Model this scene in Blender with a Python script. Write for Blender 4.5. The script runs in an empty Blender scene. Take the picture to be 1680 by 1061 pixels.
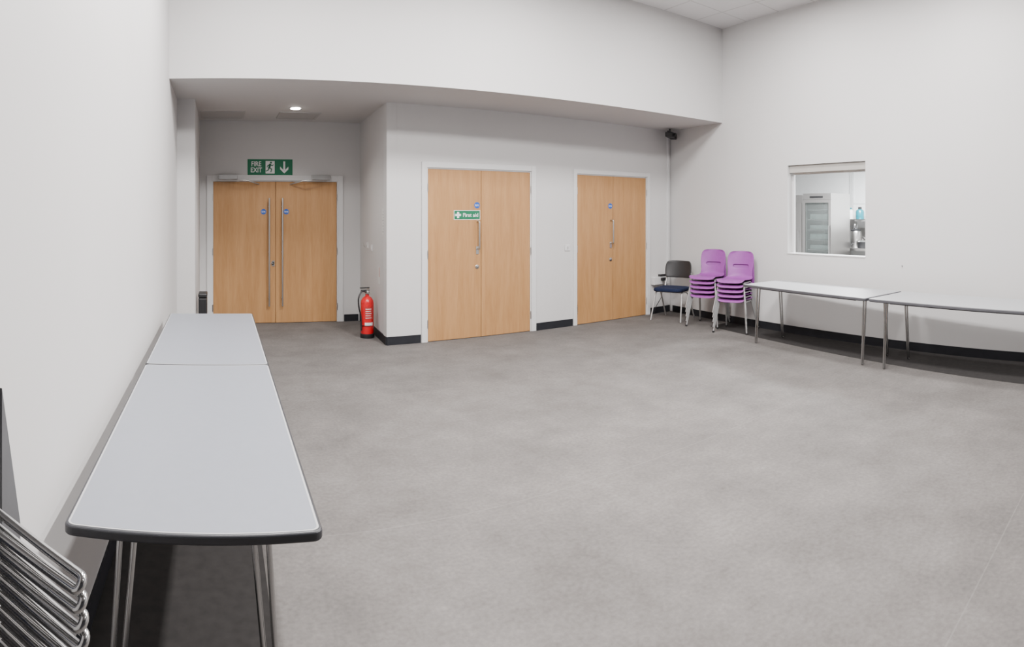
import bpy, bmesh, math
from math import sin, cos, pi, radians, atan2
from mathutils import Vector, Matrix

scene = bpy.context.scene
COL = scene.collection

# ------------------------------------------------------------------ materials
def new_mat(name):
    m = bpy.data.materials.new(name); m.use_nodes = True
    nt = m.node_tree
    return m, nt, nt.nodes['Principled BSDF']

K = 0.72   # overall reflectance level of painted / printed surfaces
def mat_basic(name, col, rough=0.5, metal=0.0, var=0.04, scale=8.0, bump=0.0, bscale=60.0, spec=0.5, stretch=(1,1,1)):
    m, nt, b = new_mat(name)
    if metal < 0.5: col = tuple(c*K for c in col)
    N, L = nt.nodes, nt.links
    tc = N.new('ShaderNodeTexCoord'); mp = N.new('ShaderNodeMapping')
    mp.inputs['Scale'].default_value = stretch
    L.new(tc.outputs['Object'], mp.inputs['Vector'])
    n = N.new('ShaderNodeTexNoise'); n.inputs['Scale'].default_value = scale; n.inputs['Detail'].default_value = 4
    L.new(mp.outputs[0], n.inputs['Vector'])
    r = N.new('ShaderNodeValToRGB')
    r.color_ramp.elements[0].position = 0.3; r.color_ramp.elements[1].position = 0.7
    r.color_ramp.elements[0].color = tuple(max(0, c*(1-var)) for c in col)+(1,)
    r.color_ramp.elements[1].color = tuple(min(1, c*(1+var)) for c in col)+(1,)
    L.new(n.outputs['Fac'], r.inputs[0]); L.new(r.outputs[0], b.inputs['Base Color'])
    b.inputs['Roughness'].default_value = rough; b.inputs['Metallic'].default_value = metal
    b.inputs['Specular IOR Level'].default_value = spec
    if bump > 0:
        n2 = N.new('ShaderNodeTexNoise'); n2.inputs['Scale'].default_value = bscale
        L.new(mp.outputs[0], n2.inputs['Vector'])
        bp = N.new('ShaderNodeBump'); bp.inputs['Strength'].default_value = bump; bp.inputs['Distance'].default_value = 0.002
        L.new(n2.outputs['Fac'], bp.inputs['Height']); L.new(bp.outputs[0], b.inputs['Normal'])
    return m

M_wall = mat_basic('wall_paint', (0.71, 0.697, 0.693), 0.7, var=0.012, scale=1.5, bump=0.05, bscale=150, spec=0.2)
M_rear = mat_basic('dark_absorber_cloth', (0.06, 0.06, 0.07), 0.9, var=0.1)  # for the added unseen sheet that cuts fill from behind the camera
M_trimw = mat_basic('white_gloss_paint', (0.78, 0.775, 0.775), 0.35, var=0.01)
M_base = mat_basic('dark_vinyl_skirting', (0.022, 0.023, 0.028), 0.5, var=0.1, spec=0.2)
M_table_shade = mat_basic('painted_table_shade', (0.048, 0.045, 0.044), 0.75, var=0.12, scale=20, spec=0.05)  # dark tone stands in for the shade beneath the tables
M_steel = mat_basic('brushed_steel', (0.50, 0.49, 0.48), 0.3, 1.0, var=0.05, scale=40, stretch=(1,1,8))
M_chrome = mat_basic('chrome_tube', (0.55, 0.55, 0.55), 0.16, 1.0, var=0.02)
M_leg = mat_basic('table_leg_chrome', (0.40, 0.40, 0.40), 0.2, 1.0, var=0.02)
M_greytube = mat_basic('silver_powder_coat', (0.40, 0.40, 0.40), 0.35, 0.6, var=0.03)
M_tabletop = mat_basic('grey_laminate', (0.275, 0.290, 0.330), 0.38, var=0.02, scale=30, spec=0.35)
M_tabler = mat_basic('white_laminate', (0.42, 0.43, 0.445), 0.38, var=0.02, scale=30, spec=0.35)
M_tedge = mat_basic('dark_pu_edge', (0.035, 0.036, 0.042), 0.4, var=0.05)
M_tedge_r = mat_basic('mid_grey_edge', (0.08, 0.08, 0.09), 0.4, var=0.05)
M_tline = mat_basic('pale_edge_line', (0.50, 0.50, 0.51), 0.4, var=0.01)
M_purple = mat_basic('purple_polyprop', (0.31, 0.070, 0.345), 0.42, var=0.04, scale=20, bump=0.1, bscale=300, spec=0.35)
M_black = mat_basic('black_plastic', (0.015, 0.015, 0.017), 0.45, var=0.1)
M_navy = mat_basic('navy_fabric', (0.010, 0.017, 0.050), 0.9, var=0.2, scale=120, spec=0.2)
M_red = mat_basic('red_enamel', (0.75, 0.012, 0.02), 0.25, var=0.03)
M_green = mat_basic('sign_green', (0.0, 0.17, 0.075), 0.4, var=0.02)
M_blue = mat_basic('sign_blue', (0.01, 0.10, 0.48), 0.4, var=0.02)
M_white = mat_basic('sign_white', (0.95, 0.95, 0.95), 0.45, var=0.01)
M_paper = mat_basic('paper', (0.80, 0.80, 0.78), 0.8, var=0.03)
M_ink = mat_basic('grey_ink', (0.35, 0.35, 0.36), 0.8, var=0.1)
M_dgrey = mat_basic('dark_grey_board', (0.10, 0.10, 0.105), 0.6, var=0.06)
M_cloud = mat_basic('soffit_grille_paint', (0.55, 0.54, 0.535), 0.6, var=0.02)
M_kwall = mat_basic('kitchen_wall', (0.84, 0.85, 0.85), 0.35, var=0.02)
M_teal = mat_basic('teal_plastic', (0.01, 0.22, 0.28), 0.3, var=0.05)
M_shut = mat_basic('shutter_beige', (0.48, 0.46, 0.43), 0.4, var=0.03)

# floor vinyl
M_floor, nt, b = new_mat('grey_vinyl_floor')
N, L = nt.nodes, nt.links
tc = N.new('ShaderNodeTexCoord')
n1 = N.new('ShaderNodeTexNoise'); n1.inputs['Scale'].default_value = 1.6; n1.inputs['Detail'].default_value = 9; n1.inputs['Roughness'].default_value = 0.74
n2 = N.new('ShaderNodeTexNoise'); n2.inputs['Scale'].default_value = 45; n2.inputs['Detail'].default_value = 5
L.new(tc.outputs['Object'], n1.inputs['Vector']); L.new(tc.outputs['Object'], n2.inputs['Vector'])
r1 = N.new('ShaderNodeValToRGB')
r1.color_ramp.elements[0].position = 0.33; r1.color_ramp.elements[0].color = (0.091, 0.084, 0.080, 1)
r1.color_ramp.elements[1].position = 0.67; r1.color_ramp.elements[1].color = (0.140, 0.130, 0.1245, 1)
L.new(n1.outputs['Fac'], r1.inputs[0])
mx = N.new('ShaderNodeMixRGB'); mx.blend_type = 'OVERLAY'; mx.inputs[0].default_value = 0.3
L.new(r1.outputs[0], mx.inputs[1]); L.new(n2.outputs['Fac'], mx.inputs[2])
# welded seams between vinyl sheets every 2.12 m
sp = N.new('ShaderNodeSeparateXYZ'); L.new(tc.outputs['Object'], sp.inputs[0])
def mth(op, a, bb=None, cc=None):
    nd = N.new('ShaderNodeMath'); nd.operation = op
    for i, v in enumerate((a, bb, cc)):
        if v is None: continue
        if isinstance(v, (int, float)): nd.inputs[i].default_value = v
        else: L.new(v, nd.inputs[i])
    return nd.outputs[0]
t = mth('ADD', sp.outputs['Y'], 21.2 - 0.77 + 1.06)
t = mth('MODULO', t, 2.12); t = mth('SUBTRACT', t, 1.06); t = mth('ABSOLUTE', t)
t = mth('LESS_THAN', t, 0.0035)
t = mth('MULTIPLY', t, 0.22)
mx2 = N.new('ShaderNodeMixRGB'); L.new(t, mx2.inputs[0]); L.new(mx.outputs[0], mx2.inputs[1]); mx2.inputs[2].default_value = (0.21, 0.20, 0.19, 1)
L.new(mx2.outputs[0], b.inputs['Base Color'])
b.inputs['Roughness'].default_value = 0.7
b.inputs['Specular IOR Level'].default_value = 0.08
bp = N.new('ShaderNodeBump'); bp.inputs['Strength'].default_value = 0.08; bp.inputs['Distance'].default_value = 0.002
L.new(n2.outputs['Fac'], bp.inputs['Height']); L.new(bp.outputs[0], b.inputs['Normal'])

# ceiling tiles
M_ceil, nt, b = new_mat('ceiling_tiles')
N, L = nt.nodes, nt.links
tc = N.new('ShaderNodeTexCoord'); br = N.new('ShaderNodeTexBrick')
L.new(tc.outputs['Object'], br.inputs['Vector'])
br.offset = 0; br.inputs['Scale'].default_value = 1.0
br.inputs['Brick Width'].default_value = 0.6; br.inputs['Row Height'].default_value = 0.6
br.inputs['Mortar Size'].default_value = 0.010; br.inputs['Mortar Smooth'].default_value = 0
br.inputs['Color1'].default_value = (0.66, 0.65, 0.65, 1); br.inputs['Color2'].default_value = (0.64, 0.63, 0.63, 1)
br.inputs['Mortar'].default_value = (0.50, 0.49, 0.485, 1)
L.new(br.outputs['Color'], b.inputs['Base Color']); b.inputs['Roughness'].default_value = 0.9

# oak veneer
M_wood, nt, b = new_mat('oak_veneer')
N, L = nt.nodes, nt.links
tc = N.new('ShaderNodeTexCoord'); mp = N.new('ShaderNodeMapping'); mp.inputs['Scale'].default_value = (9, 9, 0.7)
L.new(tc.outputs['Object'], mp.inputs['Vector'])
n1 = N.new('ShaderNodeTexNoise'); n1.inputs['Scale'].default_value = 1.6; n1.inputs['Detail'].default_value = 6; n1.inputs['Distortion'].default_value = 0.6
mp2 = N.new('ShaderNodeMapping'); mp2.inputs['Scale'].default_value = (60, 60, 2.5)
L.new(tc.outputs['Object'], mp2.inputs['Vector'])
n2 = N.new('ShaderNodeTexNoise'); n2.inputs['Scale'].default_value = 2.5; n2.inputs['Detail'].default_value = 5
L.new(mp.outputs[0], n1.inputs['Vector']); L.new(mp2.outputs[0], n2.inputs['Vector'])
ad = N.new('ShaderNodeMixRGB'); ad.inputs[0].default_value = 0.45
L.new(n1.outputs['Fac'], ad.inputs[1]); L.new(n2.outputs['Fac'], ad.inputs[2])
r1 = N.new('ShaderNodeValToRGB')
r1.color_ramp.elements[0].position = 0.33; r1.color_ramp.elements[0].color = (0.310, 0.155, 0.058, 1)
r1.color_ramp.elements[1].position = 0.66; r1.color_ramp.elements[1].color = (0.405, 0.222, 0.094, 1)
L.new(ad.outputs[0], r1.inputs[0]); L.new(r1.outputs[0], b.inputs['Base Color'])
b.inputs['Roughness'].default_value = 0.42; b.inputs['Specular IOR Level'].default_value = 0.35

def mat_emit(name, col, s):
    m, nt, b = new_mat(name)
    b.inputs['Base Color'].default_value = col+(1,)
    b.inputs['Emission Color'].default_value = col+(1,); b.inputs['Emission Strength'].default_value = s
    return m
M_glass, nt, b = new_mat('glass')
b.inputs['Base Color'].default_value = (0.78, 0.84, 0.83, 1); b.inputs['Roughness'].default_value = 0.05
b.inputs['Transmission Weight'].default_value = 0.9; b.inputs['IOR'].default_value = 1.1

# ------------------------------------------------------------------ helpers
def empty(name, loc=(0, 0, 0), rz=0.0):
    e = bpy.data.objects.new(name, None); COL.objects.link(e)
    e.empty_display_size = 0.1
    e.location = loc; e.rotation_euler = (0, 0, rz)
    return e

def finish(name, me, mat, parent=None, smooth=False, loc=None, rz=None):
    ob = bpy.data.objects.new(name, me); COL.objects.link(ob)
    if mat is not None:
        for mm in (mat if isinstance(mat, (list, tuple)) else [mat]): me.materials.append(mm)
    if parent is not None: ob.parent = parent
    if loc is not None: ob.location = loc
    if rz is not None: ob.rotation_euler = (0, 0, rz)
    if smooth:
        for p in me.polygons: p.use_smooth = True
    return ob

def add_box(bm, lo, hi):
    xs, ys, zs = zip(lo, hi)
    v = [bm.verts.new((x, y, z)) for x in xs for y in ys for z in zs]
    for f in ((0,1,3,2),(4,6,7,5),(0,4,5,1),(2,3,7,6),(0,2,6,4),(1,5,7,3)):
        bm.faces.new([v[i] for i in f])

def boxes(name, lst, mat, parent=None, loc=None, rz=None, bevel=0.0, seg=2):
    bm = bmesh.new()
    for lo, hi in lst: add_box(bm, lo, hi)
    if bevel > 0:
        bmesh.ops.bevel(bm, geom=bm.edges[:], offset=bevel, segments=seg, affect='EDGES', profile=0.5)
    bmesh.ops.recalc_face_normals(bm, faces=bm.faces[:])
    me = bpy.data.meshes.new(name); bm.to_mesh(me); bm.free()
    return finish(name, me, mat, parent, loc=loc, rz=rz)

def prism(name, pts, z0, z1, mat, parent=None):
    bm = bmesh.new()
    f = bm.faces.new([bm.verts.new((x, y, z0)) for x, y in pts])
    ex = bmesh.ops.extrude_face_region(bm, geom=[f])
    bmesh.ops.translate(bm, verts=[e for e in ex['geom'] if isinstance(e, bmesh.types.BMVert)], vec=(0, 0, z1-z0))
    bmesh.ops.recalc_face_normals(bm, faces=bm.faces[:])
    me = bpy.data.meshes.new(name); bm.to_mesh(me); bm.free()
    return finish(name, me, mat, parent)

def lathe(name, prof, mat, parent=None, center=(0, 0, 0), seg=32, axis='Z'):
    bm = bmesh.new(); rings = []
    for r, z in prof:
        rings.append([bm.verts.new((r*cos(2*pi*i/seg), r*sin(2*pi*i/seg), z)) for i in range(seg)])
    for a, c in zip(rings[:-1], rings[1:]):
        for i in range(seg):
            j = (i+1) % seg; bm.faces.new((a[i], a[j], c[j], c[i]))
    bm.faces.new(list(reversed(rings[0]))); bm.faces.new(rings[-1])
    if axis == 'Y': bmesh.ops.rotate(bm, verts=bm.verts, matrix=Matrix.Rotation(pi/2, 3, 'X'))
    if axis == 'X': bmesh.ops.rotate(bm, verts=bm.verts, matrix=Matrix.Rotation(pi/2, 3, 'Y'))
    bmesh.ops.translate(bm, verts=bm.verts, vec=center)
    bmesh.ops.recalc_face_normals(bm, faces=bm.faces[:])
    me = bpy.data.meshes.new(name); bm.to_mesh(me); bm.free()
    ob = finish(name, me, mat, parent, smooth=True)
    md = ob.modifiers.new('es', 'EDGE_SPLIT'); md.split_angle = radians(35)
    return ob

def round_path(pts, rad, closed=False, n=6):
    """fillet a polyline"""
    P = [Vector(p) for p in pts]; out = []
    m = len(P)
    for i in range(m):
        if not closed and i in (0, m-1): out.append(P[i]); continue
        a, c, d = P[i-1], P[i], P[(i+1) % m]
        r = min(rad, (a-c).length*0.45, (d-c).length*0.45)
        p0 = c+(a-c).normalized()*r; p1 = c+(d-c).normalized()*r
        for k in range(n+1):
            t = k/n; out.append(p0*(1-t)**2+c*2*t*(1-t)+p1*t*t)
    return out

def tubes(name, paths, r, mat, parent=None, res=3):
    """paths: list of (pts, closed)"""
    cu = bpy.data.curves.new(name+'_c', 'CURVE'); cu.dimensions = '3D'
    cu.bevel_depth = r; cu.bevel_resolution = res; cu.use_fill_caps = True
    for pts, closed in paths:
        s = cu.splines.new('POLY'); s.points.add(len(pts)-1)
        for q, p in zip(s.points, pts): q.co = (p[0], p[1], p[2], 1)
        s.use_cyclic_u = closed
    tmp = bpy.data.objects.new('tmp', cu); COL.objects.link(tmp)
    dg = bpy.context.evaluated_depsgraph_get(); dg.update()
    me = bpy.data.meshes.new_from_object(tmp.evaluated_get(dg))
    bpy.data.objects.remove(tmp)
    me.materials.clear(); me.name = name
    return finish(name, me, mat, parent, smooth=True)

def text(name, s, size, mat, parent, loc, rot=(pi/2, 0, 0), align='CENTER', ext=0.0005, bold=0.0, sx=1.0):
    cu = bpy.data.curves.new(name+'_t', 'FONT'); cu.body = s; cu.size = size
    cu.align_x = align; cu.align_y = 'CENTER'; cu.extrude = ext; cu.offset = bold; cu.space_line = 0.9
    tmp = bpy.data.objects.new('tmp', cu); COL.objects.link(tmp)
    dg = bpy.context.evaluated_depsgraph_get(); dg.update()
    me = bpy.data.meshes.new_from_object(tmp.evaluated_get(dg))
    bpy.data.objects.remove(tmp); me.materials.clear()
    ob = finish(name, me, mat, parent)
    ob.location = loc; ob.rotation_euler = rot; ob.scale = (sx, 1, 1)
    return ob

def polys(name, plist, mat, parent, y, thick=0.0008):
    """2-D polygons (x,z) as thin plates at depth y facing -Y"""
    bm = bmesh.new()
    for pl in plist:
        f = bm.faces.new([bm.verts.new((x, y, z)) for x, z in pl])
        ex = bmesh.ops.extrude_face_region(bm, geom=[f])
        bmesh.ops.translate(bm, verts=[e for e in ex['geom'] if isinstance(e, bmesh.types.BMVert)], vec=(0, -thick, 0))
    bmesh.ops.recalc_face_normals(bm, faces=bm.faces[:])
    me = bpy.data.meshes.new(name); bm.to_mesh(me); bm.free()
    return finish(name, me, mat, parent)

def circ(cx, cz, r, n=20): return [(cx+r*cos(2*pi*i/n), cz+r*sin(2*pi*i/n)) for i in range(n)]
def stroke(a, c, w):
    d = Vector((c[0]-a[0], c[1]-a[1])).normalized(); nx, nz = -d.y*w/2, d.x*w/2
    e = d*w*0.3
    return [(a[0]-e.x+nx, a[1]-e.y+nz), (a[0]-e.x-nx, a[1]-e.y-nz), (c[0]+e.x-nx, c[1]+e.y-nz), (c[0]+e.x+nx, c[1]+e.y+nz)]

def rrect(w, d, r, n=6):
    pts = []
    for cx, cy, a0 in ((w/2-r, d/2-r, 0), (-w/2+r, d/2-r, 90), (-w/2+r, -d/2+r, 180), (w/2-r, -d/2+r, 270)):
        for k in range(n+1):
            a = radians(a0+90*k/n); pts.append((cx+r*cos(a), cy+r*sin(a)))
    return pts

def slab(name, w, d, r, z0, z1, mat, parent, bevel=0.0):
    bm = bmesh.new()
    f = bm.faces.new([bm.verts.new((x, y, z0)) for x, y in rrect(w, d, r)])
    ex = bmesh.ops.extrude_face_region(bm, geom=[f])
    bmesh.ops.translate(bm, verts=[e for e in ex['geom'] if isinstance(e, bmesh.types.BMVert)], vec=(0, 0, z1-z0))
    bmesh.ops.recalc_face_normals(bm, faces=bm.faces[:])
    if bevel:
        ed = [e for e in bm.edges if abs(e.verts[0].co.z-e.verts[1].co.z) < 1e-6]
        bmesh.ops.bevel(bm, geom=ed, offset=bevel, segments=3, affect='EDGES', profile=0.5)
    me = bpy.data.meshes.new(name); bm.to_mesh(me); bm.free()
    return finish(name, me, mat, parent)

# ------------------------------------------------------------------ room shell
H = 4.29      # ceiling
S = 2.91      # soffit
boxes('floor', [((-2.2, -4.2, -0.1), (6.9, 8.9, 0.0))], M_floor)
# thin dark strips painting the shade under the side tables onto the floor
prism('floor_shade_right', [(5.115, -0.5), (6.062, -0.5), (6.528, 5.75), (6.126, 5.75)], 0.0, 0.0015, M_table_shade)
prism('floor_shade_left', [(-0.487, 1.26), (0.20, 1.26), (0.20, 5.4), (-0.487, 5.4)], 0.0, 0.0015, M_table_shade)
boxes('ceiling', [((-2.2, -4.2, H), (6.9, 6.1, H+0.1))], M_ceil)
boxes('wall_left', [((-0.7, 1.25, 0), (-0.5, 6.95, H))], M_wall)
boxes('wall_left_alcove', [((-2.0, -4.2, 0), (-1.8, 1.25, H)), ((-1.8, 1.25, 0), (-0.7, 1.4, H))], M_wall)
boxes('wall_nib', [((-0.7, 6.95, 0), (-0.29, 8.6, S))], M_wall)
boxes('wall_bulkhead', [((-0.7, 5.89, S), (6.62, 8.8, H))], M_wall)
boxes('wall_rear', [((-2.0, -4.2, 0), (6.2, -4.0, H))], M_wall)
# added pleated dark sheet, out of view, soaking up bounce at the rear wall
bm = bmesh.new(); prev = None
for i in range(0, 401):
    x = -1.75+7.4*i/400; y = -3.90+0.045*sin(i*0.62)
    cur = (bm.verts.new((x, y, 0.03)), bm.verts.new((x, y, 4.1)))
    if prev: bm.faces.new((prev[0], cur[0], cur[1], prev[1]))
    prev = cur
me = bpy.data.meshes.new('rear_light_absorber'); bm.to_mesh(me); bm.free(); finish('rear_light_absorber', me, M_rear, smooth=True)
# back wall with door opening
DX0, DX1 = -0.12, 1.72
boxes('wall_back', [((-0.7, 8.6, 0), (DX0, 8.75, S)), ((DX1, 8.6, 0), (2.2, 8.75, S)), ((DX0, 8.6, 2.06), (DX1, 8.75, S))], M_wall)

# store-cupboard wall, slightly off square
ST = (1.97, 6.9, 0); SRZ = atan2(0.0429, 0.9991)
SW = 4.665
d2 = (0.513, 2.032); d3 = (2.776, 4.15); DH = 2.15
boxes('wall_store', [((0, 0, 0), (d2[0], 0.12, S)), ((d2[1], 0, 0), (d3[0], 0.12, S)), ((d3[1], 0, 0), (SW, 0.12, S)),
                     ((d2[0], 0, DH), (d2[1], 0.12, S)), ((d3[0], 0, DH), (d3[1], 0.12, S))], M_wall, loc=ST, rz=SRZ)
# return wall between corner and back wall
RL = math.hypot(0.08, 1.70); RRZ = atan2(1.70, 0.08)
boxes('wall_return', [((0.0, -0.12, 0), (RL, 0.0, S))], M_wall, loc=(1.97, 6.905, 0), rz=RRZ)
# right wall, slightly off square, with serving hatch
RT = (6.55, 5.89, 0); WRZ = atan2(-0.9972, -0.0745)
s0, s1, z0, z1 = 1.25, 2.47, 1.045, 2.215
boxes('wall_right', [((-1.25, 0, 0), (s0, 0.14, H)), ((s1, 0, 0), (10.1, 0.14, H)), ((s0, 0, 0), (s1, 0.14, z0)), ((s0, 0, z1), (s1, 0.14, H))], M_wall, loc=RT, rz=WRZ)
w = empty('window_1', RT, WRZ)
boxes('hatch_sill', [((s0, -0.008, z0), (s1, 0.14, z0+0.012))], M_trimw, w)
boxes('shutter_box', [((s0+0.005, 0.03, z1-0.10), (s1-0.005, 0.135, z1-0.002))], M_shut, w, bevel=0.004)
boxes('shutter_slats', [((s0+0.02, 0.07, z1-0.125), (s1-0.02, 0.085, z1-0.10))], M_steel, w)
boxes('shutter_guides', [((s0, 0.10, z0+0.012), (s0+0.03, 0.13, z1-0.1)), ((s1-0.03, 0.10, z0+0.012), (s1, 0.13, z1-0.1))], M_trimw, w)

# skirting
BH, BT = 0.10, 0.012
boxes('baseboard_store', [((0.0, -BT, 0), (d2[0]-0.075, 0, BH)), ((d2[1]+0.075, -BT, 0), (d3[0]-0.065, 0, BH)), ((d3[1]+0.065, -BT, 0), (SW-0.02, 0, BH))], M_base, loc=ST, rz=SRZ)
boxes('baseboard_return', [((-0.005, 0, 0), (RL, BT, BH))], M_base, loc=(1.97, 6.905, 0), rz=RRZ)
boxes('baseboard_back', [((DX1+0.085, 8.6-BT, 0), (2.02, 8.6, BH)), ((-0.27, 8.6-BT, 0), (DX0-0.08, 8.6, BH))], M_base)
boxes('baseboard_right', [((-1.15, -BT, 0), (9.6, 0, BH))], M_base, loc=RT, rz=WRZ)
boxes('baseboard_left', [((-0.5, 1.25, 0), (-0.5+BT, 6.95, BH)), ((-0.5, 6.95-BT, 0), (-0.29, 6.95, BH)), ((-0.29, 6.95-BT, 0), (-0.29+BT, 8.58, BH))], M_base)

# soffit grilles
for gx0, gx1 in ((-0.26, 0.33), (0.78, 1.33)):
    g = empty('ceiling_grille', ((gx0+gx1)/2, 8.05, S))
    hw = (gx1-gx0)/2
    boxes('frame', [((-hw, -0.27, -0.012), (hw, -0.24, -0.0005)), ((-hw, 0.24, -0.012), (hw, 0.27, -0.0005)), ((-hw, -0.24, -0.012), (-hw+0.03, 0.24, -0.0005)), ((hw-0.03, -0.24, -0.012), (hw, 0.24, -0.0005))], M_cloud, g)
    boxes('panel', [((-hw+0.03, -0.24, -0.007), (hw-0.03, 0.24, -0.0005))], M_cloud, g)

# ------------------------------------------------------------------ doors
def door(n, loc, rz, x0, x1, zt, arch, wall_t):
    e = empty('door_%d' % n, loc, rz)
    T = 0.02   # lining
    boxes('lining', [((x0, 0, 0), (x0+T, wall_t, zt)), ((x1-T, 0, 0), (x1, wall_t, zt)), ((x0+T, 0, zt-T), (x1-T, wall_t, zt))], M_trimw, e)
    boxes('architrave', [((x0-arch, -0.018, 0), (x0+0.006, -0.0005, zt+arch)), ((x1-0.006, -0.018, 0), (x1+arch, -0.0005, zt+arch)), ((x0+0.006, -0.018, zt-0.006), (x1-0.006, -0.0005, zt+arch))], M_trimw, e, bevel=0.003)
    m = (x0+x1)/2
    a = x0+T+0.003; c = x1-T-0.003
    boxes('leaf_left', [((a, 0.006, 0.006), (m-0.003, 0.05, zt-T-0.003))], M_wood, e, bevel=0.0015, seg=1)
    boxes('leaf_right', [((m+0.003, 0.006, 0.006), (c, 0.05, zt-T-0.003))], M_wood, e, bevel=0.0015, seg=1)
    boxes('door_stop', [((a, 0.055, 0), (c, 0.07, zt-T))], M_black, e)
    h = []
    for z in (0.22, zt*0.5, zt-0.25):
        for x in (x0+T*0.5, x1-T*0.5): h.append(((x-0.009, -0.006, z-0.05), (x+0.012, 0.012, z+0.05)))
    boxes('hinges', h, M_steel, e)
    return e, m

def pull(e, name, x, za, zb, off=0.06, r=0.011, inset=0.0):
    y = -off
    P = round_path([(x, 0.006, za), (x, y, za), (x, y, zb), (x, 0.006, zb)], 0.018) if inset == 0 else [(x, y, za), (x, y, zb)]
    paths = [(P, False)]
    if inset:
        for z in (za+inset, (za+zb)/2, zb-inset): paths.append(([(x, 0.006, z), (x, y, z)], False))
    tubes(name, paths, r, M_steel, e)

def lock(e, x, z):
    lathe('escutcheon', [(0.026, 0), (0.026, 0.006), (0.022, 0.008), (0.010, 0.008), (0.010, 0.014), (0.006, 0.015)], M_steel, e, center=(x, 0.006, z), axis='Y', seg=24)

def blue_sign(loc, rz):
    s = empty('fire_door_sign', loc, rz)
    lathe('disc', [(0.040, 0), (0.040, 0.0015)], M_blue, s, axis='Y', seg=32)
    text('lettering', 'Fire door\nkeep shut', 0.015, M_white, s, (0, -0.0022, 0), bold=0.0002)

# door 1 (fire exit double door)
e, m = door(1, (0, 8.6, 0), 0, DX0, DX1, 2.06, 0.07, 0.15)
pull(e, 'pull_left', m-0.095, 0.25, 1.80, inset=0.12, r=0.013)
pull(e, 'pull_right', m+0.095, 0.25, 1.80, inset=0.12, r=0.013)
lock(e, m-0.04, 0.86)
boxes('lock_plate', [((m-0.055, -0.002, 0.82), (m-0.015, 0.0055, 0.90))], M_steel, e)
for nm, xa, sg in (('closer_left', DX0+0.10, 1), ('closer_right', DX1-0.13, -1)):
    x2 = xa+sg*0.27
    boxes(nm, [((min(xa, x2), -0.080, 2.065), (max(xa, x2), -0.0185, 2.135))], M_greytube, e, bevel=0.005)
    tubes(nm+'_arm', [([(xa+sg*0.05, -0.05, 2.06), (xa+sg*0.40, -0.14, 2.045), (xa+sg*0.58, 0.004, 2.0)], False)], 0.009, M_steel, e)
blue_sign((m-0.175, 8.605, 1.605), 0); blue_sign((m+0.155, 8.605, 1.605), 0)

# doors 2, 3
def at_store(s, d, z):   # position on store wall frame
    c, sn = cos(SRZ), sin(SRZ)
    return (ST[0]+c*s-sn*d, ST[1]+sn*s+c*d, z)
e, m2 = door(2, ST, SRZ, d2[0], d2[1], DH, 0.065, 0.12)
pull(e, 'pull_handle', m2-0.055, 1.13, 1.48, off=0.055, r=0.011)
lock(e, m2-0.06, 0.90)
boxes('lock_plate', [((m2-0.075, 0.001, 1.06), (m2-0.035, 0.0055, 1.16))], M_steel, e)
blue_sign(at_store(m2-0.06, 0.005, 1.685), SRZ)
e, m3 = door(3, ST, SRZ, d3[0], d3[1], DH, 0.055, 0.12)
pull(e, 'pull_handle', m3-0.045, 1.14, 1.48, off=0.055, r=0.011)
lock(e, m3-0.05, 0.90)
boxes('lock_plate', [((m3-0.065, 0.001, 1.07), (m3-0.03, 0.0055, 1.16))], M_steel, e)
blue_sign(at_store(m3-0.055, 0.005, 1.69), SRZ)

# ------------------------------------------------------------------ signs
s = empty('first_aid_sign', at_store(m2-0.20, 0.0055, 1.56), SRZ)
boxes('plate', [((-0.185, -0.002, -0.060), (0.185, 0, 0.060))], M_white, s)
boxes('green_field', [((-0.178, -0.003, -0.053), (0.178, -0.002, 0.053))], M_green, s)
cx = -0.128
polys('cross', [[(cx-0.040, -0.014), (cx+0.040, -0.014), (cx+0.040, 0.014), (cx-0.040, 0.014)], [(cx-0.014, 0.014), (cx+0.014, 0.014), (cx+0.014, 0.040), (cx-0.014, 0.040)], [(cx-0.014, -0.040), (cx+0.014, -0.040), (cx+0.014, -0.014), (cx-0.014, -0.014)]], M_white, s, -0.003)
text('lettering', 'First aid', 0.068, M_white, s, (0.048, -0.0036, -0.002), bold=0.0008)

s = empty('fire_exit_sign', (0.72, 8.6, 2.245))
boxes('plate', [((-0.325, -0.004, -0.115), (0.325, -0.0005, 0.115))], M_green, s)
text('lettering', 'FIRE\nEXIT', 0.098, M_white, s, (-0.20, -0.0052, 0.0), bold=0.0012, sx=0.82)
# doorway panel + running figure
polys('pictogram_door', [[(-0.065, -0.09), (0.065, -0.09), (0.065, 0.09), (-0.065, 0.09)]], M_white, s, -0.0045)
man = [circ(0.012, 0.066, 0.015), stroke((0.0, 0.040), (-0.012, -0.005), 0.032),
       stroke((-0.002, 0.036), (0.032, 0.022), 0.013), stroke((0.032, 0.022), (0.048, 0.036), 0.011),
       stroke((-0.006, 0.038), (-0.034, 0.022), 0.013), stroke((-0.034, 0.022), (-0.046, 0.0), 0.011),
       stroke((-0.008, -0.010), (0.022, -0.028), 0.017), stroke((0.022, -0.028), (0.012, -0.068), 0.014),
       stroke((-0.016, -0.008), (-0.026, -0.040), 0.017), stroke((-0.026, -0.040), (-0.056, -0.056), 0.014)]
polys('pictogram_runner', man, M_green, s, -0.0055)
ax = 0.205
polys('arrow', [[(ax-0.013, 0.085), (ax-0.013, -0.045), (ax+0.013, -0.045), (ax+0.013, 0.085)],
                [(ax, -0.088), (ax, -0.052), (ax-0.060, 0.010), (ax-0.060, -0.028)],
                [(ax, -0.088), (ax+0.060, -0.028), (ax+0.060, 0.010), (ax, -0.052)]], M_white, s, -0.0045)

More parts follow.
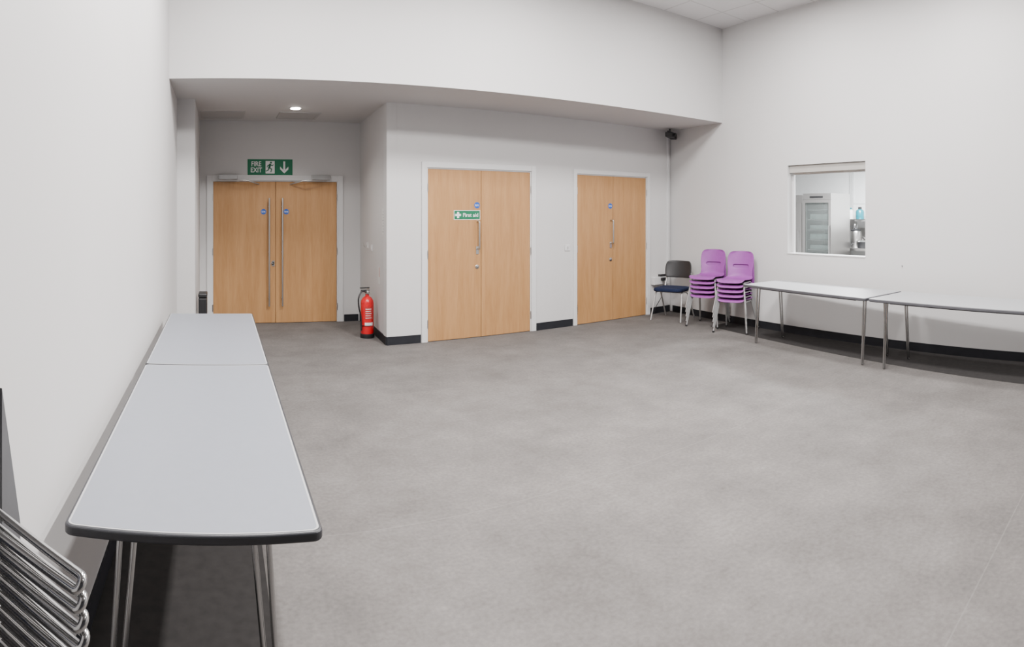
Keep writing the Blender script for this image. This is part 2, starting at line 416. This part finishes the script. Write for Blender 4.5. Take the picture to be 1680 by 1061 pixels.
# ------------------------------------------------------------------ return-wall bits
def at_ret(s_, d, z):
    c, sn = cos(RRZ), sin(RRZ); return (1.97+c*s_-sn*d, 6.905+sn*s_+c*d, z)
n = empty('wall_notice', at_ret(0.14, 0.0, 1.48), RRZ)
boxes('sheet', [((-0.09, 0.0006, -0.16), (0.09, 0.002, 0.16))], M_paper, n)
boxes('print', [((-0.07, 0.002, -0.13+i*0.035), (0.07-0.03*(i % 2), 0.0024, -0.12+i*0.035)) for i in range(8)], M_ink, n)
n = empty('extinguisher_id_sign', at_ret(0.42, 0.0, 0.80), RRZ)
boxes('sheet', [((-0.05, 0.0006, -0.11), (0.05, 0.003, 0.11))], M_paper, n)
boxes('red_band', [((-0.05, 0.003, -0.02), (-0.02, 0.0036, 0.10))], mat_basic('pink_red', (0.6, 0.25, 0.2), 0.5), n)
n = empty('coat_hook', at_ret(1.15, 0.0, 1.14), RRZ)
boxes('plate', [((-0.05, 0.0006, -0.04), (0.05, 0.008, 0.04))], M_trimw, n)
tubes('hook', [(round_path([(0, 0.006, -0.01), (0, 0.05, -0.02), (0, 0.055, 0.03)], 0.02), False)], 0.006, M_steel, n)
n = empty('light_switch', at_ret(0.85, 0.0, 1.12), RRZ)
boxes('plate', [((-0.043, 0.0006, -0.043), (0.043, 0.01, 0.043))], M_trimw, n, bevel=0.003)
boxes('rocker', [((-0.012, 0.01, -0.018), (0.012, 0.014, 0.018))], M_white, n)
n = empty('light_switch', at_store(2.62, 0.0, 1.10), SRZ)
boxes('plate', [((-0.043, -0.010, -0.043), (0.043, -0.0006, 0.043))], M_trimw, n, bevel=0.003)
boxes('rocker', [((-0.012, -0.014, -0.018), (0.012, -0.010, 0.018))], M_cloud, n)

# ------------------------------------------------------------------ fire extinguisher
f = empty('fire_extinguisher', (1.86, 7.42, 0), radians(10))
lathe('base', [(0.088, 0.0), (0.092, 0.01), (0.090, 0.05), (0.082, 0.055)], M_black, f)
lathe('cylinder', [(0.080, 0.05), (0.083, 0.07), (0.083, 0.44), (0.078, 0.47), (0.062, 0.50), (0.038, 0.52), (0.024, 0.53), (0.024, 0.555)], M_red, f)
lathe('valve', [(0.026, 0.553), (0.028, 0.56), (0.028, 0.585), (0.018, 0.59), (0.018, 0.605)], M_steel, f)
boxes('lever_top', [((-0.10, -0.012, 0.625), (0.03, 0.012, 0.640))], M_black, f, bevel=0.004)
boxes('lever_bottom', [((-0.085, -0.012, 0.595), (0.03, 0.012, 0.606))], M_black, f, bevel=0.003)
boxes('lever_pivot', [((0.008, -0.010, 0.600), (0.03, 0.010, 0.632))], M_steel, f)
lathe('gauge', [(0.020, 0.0), (0.020, 0.014), (0.017, 0.016)], M_steel, f, center=(0.0, -0.027, 0.572), axis='Y', seg=20)
tubes('hose', [(round_path([(-0.02, -0.01, 0.58), (-0.09, -0.03, 0.60), (-0.145, -0.05, 0.52), (-0.14, -0.05, 0.40), (-0.10, -0.035, 0.28), (-0.094, -0.03, 0.10)], 0.06), False)], 0.0105, M_black, f)
tubes('hose_clip', [([(0.088*cos(a), 0.088*sin(a), 0.16) for a in [radians(t) for t in range(150, 290, 10)]], False)], 0.004, M_black, f)
def label(name, a0, a1, za, zb, mat, r=0.0842):
    bm = bmesh.new(); k = 10; rows = []
    for i in range(k+1):
        a = radians(a0+(a1-a0)*i/k)
        rows.append((bm.verts.new((r*cos(a), r*sin(a), za)), bm.verts.new((r*cos(a), r*sin(a), zb))))
    for p, q in zip(rows[:-1], rows[1:]): bm.faces.new((p[0], q[0], q[1], p[1]))
    me = bpy.data.meshes.new(name); bm.to_mesh(me); bm.free(); return finish(name, me, mat, f, smooth=True)
label('label_white', 225, 300, 0.16, 0.20, M_white)
label('label_panel', 225, 300, 0.24, 0.40, mat_basic('label_red', (0.55, 0.03, 0.03), 0.4))
for i in range(5): label('label_line', 232, 285-6*(i % 2), 0.255+i*0.028, 0.262+i*0.028, M_white, 0.0846)

# ------------------------------------------------------------------ waste bin behind the nib
bn = empty('waste_bin', (-0.205, 7.45, 0))
boxes('body', [((-0.06, -0.12, 0.0), (0.045, 0.12, 0.54))], M_black, bn, bevel=0.012)
boxes('lid', [((-0.063, -0.125, 0.545), (0.048, 0.125, 0.60))], M_black, bn, bevel=0.015)

# ------------------------------------------------------------------ tables
def table(loc, rz, L_, W_, Ht, mt, medge):
    e = empty('folding_table', loc, rz)
    slab('edge', W_, L_, 0.026, Ht-0.030, Ht-0.001, medge, e, bevel=0.007)
    slab('rim_line', W_-0.018, L_-0.018, 0.022, Ht-0.004, Ht-0.0004, M_tline, e)
    slab('top', W_-0.030, L_-0.030, 0.018, Ht-0.003, Ht, mt, e)
    zt = Ht-0.031
    paths = []
    for sx in (-1, 1):
        for sy in (-1, 1):
            tx, bx, by = sx*(W_/2-0.165), sx*(W_/2-0.115), sy*(L_/2-0.13)
            paths.append((round_path([(tx-sx*0.022, by+sy*0.01, zt), (bx-sx*0.012, by+0.01*sy, 0.012), (bx+sx*0.012, by+0.01*sy, 0.012), (tx+sx*0.022, by+sy*0.01, zt)], 0.012), False))
    tubes('legs', paths, 0.009, M_leg, e)
    boxes('leg_plates', [((sx*(W_/2-0.165)-0.05, sy*(L_/2-0.125)-0.04, zt-0.006), (sx*(W_/2-0.165)+0.05, sy*(L_/2-0.125)+0.04, zt+0.0005)) for sx in (-1, 1) for sy in (-1, 1)], M_steel, e)
    boxes('under_rails', [((-W_/2+0.10, -L_/2+0.2, zt-0.022), (-W_/2+0.125, L_/2-0.2, zt)), ((W_/2-0.125, -L_/2+0.2, zt-0.022), (W_/2-0.10, L_/2-0.2, zt))], M_tedge, e)
    slab('underside', W_-0.02, L_-0.02, 0.02, Ht-0.0325, Ht-0.0305, M_tedge, e)
    return e
table((-0.075, 2.50, 0), 0.0, 1.80, 0.71, 0.72, M_tabletop, M_tedge)
table((-0.075, 4.28, 0), 0.0, 1.75, 0.71, 0.72, M_tabletop, M_tedge)
TR = radians(-7.5)
table((5.81, 3.74, 0), TR, 1.83, 0.70, 0.72, M_tabler, M_tedge_r)
table((5.57, 1.895, 0), TR, 1.83, 0.70, 0.72, M_tabler, M_tedge_r)

# ------------------------------------------------------------------ chairs
def chair_shell(name, mat, parent, oy, oz, hole=True):
    prof = [(.225, .405, .175), (.215, .428, .195), (.18, .438, .205), (.10, .432, .210), (0, .424, .210), (-.10, .424, .205), (-.165, .438, .19),
            (-.195, .475, .178), (-.207, .53, .178), (-.216, .575, .185), (-.224, .620, .194), (-.230, .65, .196), (-.240, .71, .196), (-.250, .765, .185), (-.256, .795, .155), (-.258, .805, .11)]
    bm = bmesh.new(); nu = 10; G = []
    for j, (y, z, hw) in enumerate(prof):
        row = []
        for i in range(nu+1):
            u = -1+2*i/nu
            seat = j < 7
            dz = 0.014*u*u*u*u if seat else 0
            dy = 0 if seat else 0.035*u*u
            row.append(bm.verts.new((hw*u, y+dy+oy, z+dz+oz)))
        G.append(row)
    for j in range(len(prof)-1):
        for i in range(nu):
            if hole and j == 9 and 2 <= i <= 7: continue
            bm.faces.new((G[j][i], G[j][i+1], G[j+1][i+1], G[j+1][i]))
    me = bpy.data.meshes.new(name); bm.to_mesh(me); bm.free()
    ob = finish(name, me, mat, parent, smooth=True)
    md = ob.modifiers.new('sol', 'SOLIDIFY'); md.thickness = 0.007
    md = ob.modifiers.new('sub', 'SUBSURF'); md.levels = 2; md.render_levels = 2
    return ob

def chair_frame_paths(oy, oz):
    P = []
    zs = 0.408+oz
    for sx in (-1, 1):
        P.append((round_path([(sx*.235, .235+oy, oz+0.012), (sx*.175, .165+oy, zs), (sx*.175, -.10+oy, zs-.004), (sx*.235, -.235+oy, oz+0.012)], 0.035), False))
    P.append(([(-.175, .12+oy, zs-.002), (.175, .12+oy, zs-.002)], False))
    P.append(([(-.175, -.06+oy, zs-.004), (.175, -.06+oy, zs-.004)], False))
    return P

def chair_stack(loc, rz, n):
    e = empty('stacked_purple_chairs', loc, rz)
    paths = []
    feet = []
    for k in range(n):
        oz = k*0.064; oy = 0.006*k
        chair_shell('shell_%d' % (k+1), M_purple, e, oy, oz)
        paths += chair_frame_paths(oy, oz)
        if k == 0:
            for sx in (-1, 1):
                for fy in (.237, -.237):
                    feet.append(((sx*.236-0.013, fy+oy-0.013, oz), (sx*.236+0.013, fy+oy+0.013, oz+0.025)))
    tubes('frames', paths, 0.0105, M_greytube, e)
    boxes('feet', feet, M_black, e, bevel=0.004)
    return e
# local +Y is the way the chair faces; face roughly -X
chair_stack((6.20, 5.84, 0), radians(110), 5)
chair_stack((6.14, 5.27, 0), radians(110), 5)

# navy/black meeting chair in the corner
c = empty('meeting_chair', (6.12, 6.50, 0), radians(112))
seatpad = slab('seat', 0.46, 0.44, 0.09, 0.435, 0.485, M_navy, c, bevel=0.018)
seatpad.location = (0, 0.02, 0)
bm = bmesh.new(); G = []
for j in range(7):
    t_ = j/6; z = 0.60+0.26*t_; hw = 0.205+0.02*sin(pi*t_) - 0.02*(t_ > 0.9)
    G.append([bm.verts.new((hw*(-1+2*i/8), -0.235-0.05*t_+0.045*(-1+2*i/8)**2, z)) for i in range(9)])
for j in range(6):
    for i in range(8): bm.faces.new((G[j][i], G[j][i+1], G[j+1][i+1], G[j+1][i]))
me = bpy.data.meshes.new('back'); bm.to_mesh(me); bm.free()
ob = finish('back', me, M_black, c, smooth=True)
md = ob.modifiers.new('sol', 'SOLIDIFY'); md.thickness = 0.02
md = ob.modifiers.new('sub', 'SUBSURF'); md.levels = 2; md.render_levels = 2
P = []
for sx in (-1, 1):
    P.append((round_path([(sx*.24, .25, .012), (sx*.21, .13, .425), (sx*.21, -.16, .425), (sx*.205, -.245, .62), (sx*.18, -.262, .74)], .04), False))
    P.append((round_path([(sx*.21, .02, .425), (sx*.22, -.05, .40), (sx*.24, -.27, .012)], .03), False))
P.append(([(-.21, .10, .42), (.21, .10, .42)], False)); P.append(([(-.21, -.12, .42), (.21, -.12, .42)], False))
tubes('frame', P, 0.011, M_greytube, c)

# chrome-framed chairs stacked in the alcove (near, left)
cs = empty('stacked_chrome_chairs', (-0.215, 0.93, 0))
A = Vector((-0.8, 0.6, 0)); Bv = Vector((-0.6, -0.8, 0))
Z = Vector((0, 0, 1))
paths = []
NS = 20
for k in range(NS):
    z = 1.00-0.029*k
    o = Vector((0.002*k, -0.0015*k, z))
    # front bar with hairpin return
    paths.append((round_path([o+A*0.50, o, o-Z*0.018+Bv*0.012, o+A*0.50-Z*0.012+Bv*0.045], 0.02, n=5), False))
    for a_ in (0.26, 0.50):
        paths.append(([o+A*a_, o+A*a_+Bv*0.42], False))
for a_, b_ in ((.27, .03), (.49, .03), (.27, .40), (.49, .40)):
    q = A*a_+Bv*b_
    paths.append(([q+Z*0.98, q+Z*0.006], False))
for a_ in (.27, .49):
    q = A*a_+Bv*.42
    paths.append((round_path([q+Z*.99, q+Bv*.03+Z*1.05, q+Bv*.10+Z*1.38], .03), False))
tubes('frames', paths, 0.0080, M_chrome, cs)
rzA = atan2(A.y, A.x)
boxes('seats', [((0.25, 0.12, 0.990-0.029*k), (0.51, 0.40, 1.008-0.029*k)) for k in range(NS)], M_navy, cs, rz=rzA)
boxes('backrest', [((0.24, 0.475, 1.16), (0.52, 0.505, 1.40))], M_navy, cs, rz=rzA, bevel=0.012)

# dark grey board standing against the left wall
bd = empty('grey_display_board', (-0.5, 1.25, 0))
bm = bmesh.new()
pts = [(0.0, 0.002), (0.14, 0.002), (0.125, 0.83), (0.0, 1.19)]
vs = [bm.verts.new((0.004, y, z)) for y, z in pts]
fc = bm.faces.new(vs); ex = bmesh.ops.extrude_face_region(bm, geom=[fc])
bmesh.ops.translate(bm, verts=[v for v in ex['geom'] if isinstance(v, bmesh.types.BMVert)], vec=(0.010, 0, 0))
bmesh.ops.translate(bm, verts=bm.verts, vec=(0.010, 0, 0))
bmesh.ops.recalc_face_normals(bm, faces=bm.faces[:])
me = bpy.data.meshes.new('panel'); bm.to_mesh(me); bm.free(); finish('panel', me, M_dgrey, bd)

# ------------------------------------------------------------------ corner bits
sp_ = empty('wall_spotlight', (6.42, 6.88, 2.80), radians(35))
boxes('bracket', [((-0.012, -0.012, 0.06), (0.012, 0.012, 0.108)), ((-0.14, -0.015, 0.045), (0.14, 0.015, 0.062))], M_black, sp_)
boxes('body', [((-0.13, -0.07, -0.03), (0.05, 0.05, 0.045))], M_black, sp_, bevel=0.01)
lathe('lamp_head', [(0.03, 0), (0.05, 0.03), (0.052, 0.11), (0.045, 0.115)], M_black, sp_, center=(0.09, 0.03, 0.0), axis='Y')
lathe('lens', [(0.022, 0), (0.026, 0.03), (0.02, 0.032)], M_black, sp_, center=(-0.04, -0.068, 0.005), axis='Y')
tr = empty('cable_trunking', at_store(4.58, 0, 0), SRZ)
boxes('channel', [((0, -0.028, 0.62), (0.03, -0.001, 2.9))], M_trimw, tr)
jb = empty('socket_box', at_store(4.40, 0, 0.52), SRZ)
boxes('casing', [((-0.17, -0.08, -0.06), (0.17, -0.001, 0.06))], M_trimw, jb, bevel=0.006)
boxes('plug', [((-0.03, -0.12, 0.0), (0.05, -0.08, 0.05))], M_black, jb, bevel=0.006)
boxes('charger', [((-0.02, -0.07, 0.06), (0.13, -0.01, 0.095))], M_black, jb, bevel=0.006)
tubes('cable', [(round_path([(0.0, -0.11, 0.0), (-0.06, -0.13, -0.25), (-0.13, -0.06, -0.42), (-0.12, -0.04, -0.505)], .05), False)], 0.005, M_black, jb)
hk = empty('wall_fixing', (0, 0, 0)); hk.location = (6.55-0.0745*2.98-0.0, 5.89-0.9972*2.98, 0.97); hk.rotation_euler = (0, 0, WRZ)
boxes('peg', [((-0.006, -0.012, -0.006), (0.006, -0.0005, 0.006))], M_ink, hk)

# ------------------------------------------------------------------ kitchen behind the hatch
boxes('floor_kitchen', [((6.9, 1.5, -0.1), (9.6, 8.0, 0))], M_floor)
boxes('ceiling_kitchen', [((6.75, 1.5, 2.6), (9.6, 8.0, 2.7))], M_wall)
boxes('wall_kitchen_right', [((9.4, 1.5, 0), (9.6, 8.0, 2.6))], M_kwall)
boxes('wall_kitchen_back', [((6.9, 7.6, 0), (9.4, 7.8, 2.6))], M_kwall)
boxes('wall_kitchen_front', [((6.9, 1.5, 0), (9.4, 1.7, 2.6))], M_kwall)
M_tile = mat_basic('tile_line', (0.62, 0.63, 0.63), 0.3)
boxes('trim_1', [((9.394, 1.7, 1.75), (9.399, 7.6, 1.758)), ((9.36, 5.30, 1.5), (9.399, 5.36, 2.59))], M_tile)
M_goods = mat_basic('pale_goods', (0.30, 0.36, 0.35), 0.5, var=0.2, scale=14)
def fridge(loc, w_, d_, h_):
    e = empty('glass_door_fridge', loc)
    t_ = 0.05
    boxes('cabinet', [((0.03, 0, 0.08), (d_, t_, h_)), ((0.03, w_-t_, 0.08), (d_, w_, h_)), ((d_-t_, t_, 0.08), (d_, w_-t_, h_)), ((0.03, t_, h_-0.12), (d_-t_, w_-t_, h_)), ((0.03, t_, 0.08), (d_-t_, w_-t_, 0.16))], M_steel, e)
    boxes('control_panel', [((0.0, 0.0, h_-0.10), (0.03, w_, h_))], M_steel, e)
    boxes('display', [((-0.003, w_*0.28, h_-0.075), (0.0, w_*0.75, h_-0.045))], M_black, e)
    fr = 0.045
    boxes('door_frame', [((0, 0, 0.12), (0.03, fr, h_-0.105)), ((0, w_-fr, 0.12), (0.03, w_, h_-0.105)), ((0, fr, h_-0.15), (0.03, w_-fr, h_-0.105)), ((0, fr, 0.12), (0.03, w_-fr, 0.17))], M_steel, e)
    boxes('door_glass', [((0.01, fr, 0.17), (0.02, w_-fr, h_-0.15))], M_glass, e)
    boxes('shelves', [((0.07, t_, 0.35+i*0.16), (d_-t_, w_-t_, 0.362+i*0.16)) for i in range(9)], M_ink, e)
    boxes('contents', [((0.09, t_+0.02, 0.37+i*0.16), (d_-0.2, w_-t_-0.03, 0.43+i*0.16+0.02*(i % 2))) for i in range(8)], M_goods, e)
    boxes('handle', [((-0.03, 0.015, 0.9), (-0.015, 0.03, 1.4)), ((-0.015, 0.015, 0.92), (0, 0.03, 0.94)), ((-0.015, 0.015, 1.36), (0, 0.03, 1.38))], M_chrome, e)
    boxes('feet', [((0.06, 0.03, 0), (0.10, 0.07, 0.08)), ((0.06, w_-0.07, 0), (0.10, w_-0.03, 0.08)), ((d_-0.1, 0.03, 0), (d_-0.06, 0.07, 0.08)), ((d_-0.1, w_-0.07, 0), (d_-0.06, w_-0.03, 0.08))], M_black, e)
    return e
fridge((8.0, 4.92, 0), 0.53, 0.60, 1.90)
cb = empty('steel_cabinet', (8.05, 5.50, 0))
boxes('body', [((0.02, 0, 0.08), (0.62, 0.6, 1.88))], M_steel, cb, bevel=0.004)
boxes('door', [((0, 0.01, 0.1), (0.019, 0.59, 1.75))], M_steel, cb, bevel=0.004)
boxes('handle', [((-0.03, 0.05, 0.9), (-0.002, 0.07, 1.3))], M_chrome, cb)
boxes('plinth', [((0.05, 0.03, 0), (0.59, 0.57, 0.079))], M_black, cb)
sk = empty('sink_unit', (8.69, 3.75, 0))
boxes('worktop', [((0, 0, 0.96), (0.7, 0.35, 1.0)), ((0, 0.85, 0.96), (0.7, 1.65, 1.0)), ((0, 0.35, 0.96), (0.12, 0.85, 1.0)), ((0.55, 0.35, 0.96), (0.7, 0.85, 1.0))], M_steel, sk)
boxes('basin', [((0.12, 0.35, 0.76), (0.55, 0.85, 0.77)), ((0.11, 0.35, 0.77), (0.12, 0.85, 0.96)), ((0.55, 0.35, 0.77), (0.56, 0.85, 0.96)), ((0.12, 0.34, 0.77), (0.55, 0.35, 0.96)), ((0.12, 0.85, 0.77), (0.55, 0.86, 0.96))], M_steel, sk)
boxes('legs', [((x, y, 0), (x+0.04, y+0.04, 0.96)) for x in (0.02, 0.62) for y in (0.02, 1.58)], M_steel, sk)
boxes('splashback', [((0.68, 0, 1.0), (0.69, 1.65, 1.32))], M_steel, sk)
boxes('undershelf', [((0.02, 0.06, 0.3), (0.64, 1.6, 0.33))], M_steel, sk)
tubes('tap', [(round_path([(0.60, 1.42, 1.0), (0.60, 1.42, 1.42), (0.42, 1.36, 1.42), (0.40, 1.36, 1.26)], .06), False), ([(0.60, 1.25, 1.0), (0.60, 1.25, 1.15), (0.45, 1.22, 1.17)], False)], 0.016, M_chrome, sk)
wb = empty('water_boiler', (8.98, 5.02, 1.0005))
lathe('urn', [(0.09, 0), (0.095, 0.01), (0.095, 0.26), (0.085, 0.28)], M_steel, wb, seg=28)
lathe('lid', [(0.088, 0.281), (0.088, 0.30), (0.03, 0.315), (0.02, 0.335)], M_black, wb, seg=28)
tubes('spout', [([(-0.09, 0, 0.07), (-0.13, 0, 0.07), (-0.14, 0, 0.045)], False)], 0.010, M_black, wb)
pn = empty('cooking_pot', (8.82, 4.80, 1.0005))
lathe('pot', [(0.075, 0), (0.085, 0.01), (0.085, 0.10), (0.088, 0.105)], M_black, pn, seg=28)
lathe('lid', [(0.087, 0.106), (0.05, 0.125), (0.012, 0.13), (0.014, 0.15)], M_steel, pn, seg=28)
tubes('handles', [(round_path([(0.03, -0.08, 0.08), (0.03, -0.12, 0.085), (-0.03, -0.12, 0.085), (-0.03, -0.08, 0.08)], .02), False)], 0.005, M_black, pn)
sh = empty('steel_shelf', (9.10, 4.45, 1.46))
boxes('board', [((0, 0, 0), (0.255, 1.1, 0.02))], M_steel, sh)
boxes('brackets', [((0.05, y, -0.10), (0.255, y+0.02, 0)) for y in (0.1, 0.80)], M_steel, sh)
bt = empty('detergent_bottle', (9.20, 5.06, 1.4805))
lathe('bottle', [(0.07, 0), (0.075, 0.01), (0.075, 0.13), (0.06, 0.16), (0.03, 0.175)], M_teal, bt, seg=24)
lathe('cap', [(0.032, 0.175), (0.032, 0.21), (0.025, 0.213)], M_black, bt, seg=20)
bt = empty('detergent_bottle', (9.20, 5.24, 1.4805))
lathe('bottle', [(0.04, 0), (0.045, 0.01), (0.045, 0.13), (0.03, 0.16), (0.015, 0.17)], M_white, bt, seg=24)
lathe('cap', [(0.017, 0.17), (0.017, 0.20), (0.012, 0.203)], M_teal, bt, seg=20)

# ------------------------------------------------------------------ lights
def area(name, loc, sx, sy, power, col, parent=None):
    l = bpy.data.lights.new(name, 'AREA'); l.shape = 'RECTANGLE'; l.size = sx; l.size_y = sy
    l.energy = power; l.color = col
    o = bpy.data.objects.new(name, l); COL.objects.link(o); o.location = loc
    if parent: o.parent = parent
    return o
WARM = (1.0, 0.972, 0.955)
for lx, ly, pw in ((0.55, 4.0, 165), (0.55, 2.0, 225), (2.8, 4.0, 260), (2.8, 2.0, 320), (5.0, 4.0, 110), (5.0, 2.0, 120), (2.8, -1.2, 60)):
    e = empty('ceiling_light_panel', (lx, ly, H))
    wx, wy = 0.10, 0.45
    boxes('frame', [((-wx-.02, -wy-.02, -0.03), (-wx, wy+.02, -0.001)), ((wx, -wy-.02, -0.03), (wx+.02, wy+.02, -0.001)), ((-wx, -wy-.02, -0.03), (wx, -wy, -0.001)), ((-wx, wy, -0.03), (wx, wy+.02, -0.001))], M_trimw, e)
    boxes('diffuser', [((-wx, -wy, -0.02), (wx, wy, -0.002))], M_white, e)
    area('lamp', (0, 0, -0.035), 0.19, 0.88, pw, WARM, e)
e = empty('recessed_downlight', (0.95, 7.50, S))
lathe('bezel', [(0.065, -0.006), (0.085, -0.004), (0.085, -0.0005), (0.065, -0.0005)], M_trimw, e)
lathe('bulb', [(0.058, -0.012), (0.062, -0.0065), (0.03, -0.0062)], mat_emit('bulb_glow', (1, 0.95, 0.88), 60), e)
l = bpy.data.lights.new('lamp', 'SPOT'); l.energy = 100; l.spot_size = radians(130); l.spot_blend = 0.9; l.shadow_soft_size = 0.05; l.color = (1, 0.95, 0.9)
o = bpy.data.objects.new('lamp', l); COL.objects.link(o); o.parent = e; o.location = (0, 0, -0.03)
e = empty('kitchen_ceiling_light', (7.9, 4.2, 2.6))
boxes('housing', [((-0.3, -0.6, -0.05), (0.3, 0.6, -0.001))], M_trimw, e, bevel=0.005)
area('lamp', (0, 0, -0.06), 0.55, 1.1, 480, (0.97, 0.99, 1.0), e)

wd = bpy.data.worlds.new('world'); scene.world = wd; wd.use_nodes = True
wd.node_tree.nodes['Background'].inputs[0].default_value = (0.8, 0.82, 0.85, 1)
wd.node_tree.nodes['Background'].inputs[1].default_value = 0.3

# ------------------------------------------------------------------ camera (cylindrical panorama, as the phone took it)
cd = bpy.data.cameras.new('camera'); cam = bpy.data.objects.new('camera', cd); COL.objects.link(cam)
cam.location = (0, 0, 1.58); cam.rotation_euler = (pi/2, 0, -(840-361)/983.0)
cd.clip_start = 0.01
cd.type = 'PANO'
F = 983.0
vals = dict(panorama_type='CENTRAL_CYLINDRICAL', central_cylindrical_range_u_min=-840/F, central_cylindrical_range_u_max=840/F,
            central_cylindrical_range_v_min=-(1061-350)/F, central_cylindrical_range_v_max=350/F, central_cylindrical_radius=1.0)
for k, v in vals.items():
    for tgt in (cd, getattr(cd, 'cycles', None)):
        if tgt is None: continue
        try:
            setattr(tgt, k, v)
        except Exception as ex: pass
scene.camera = cam
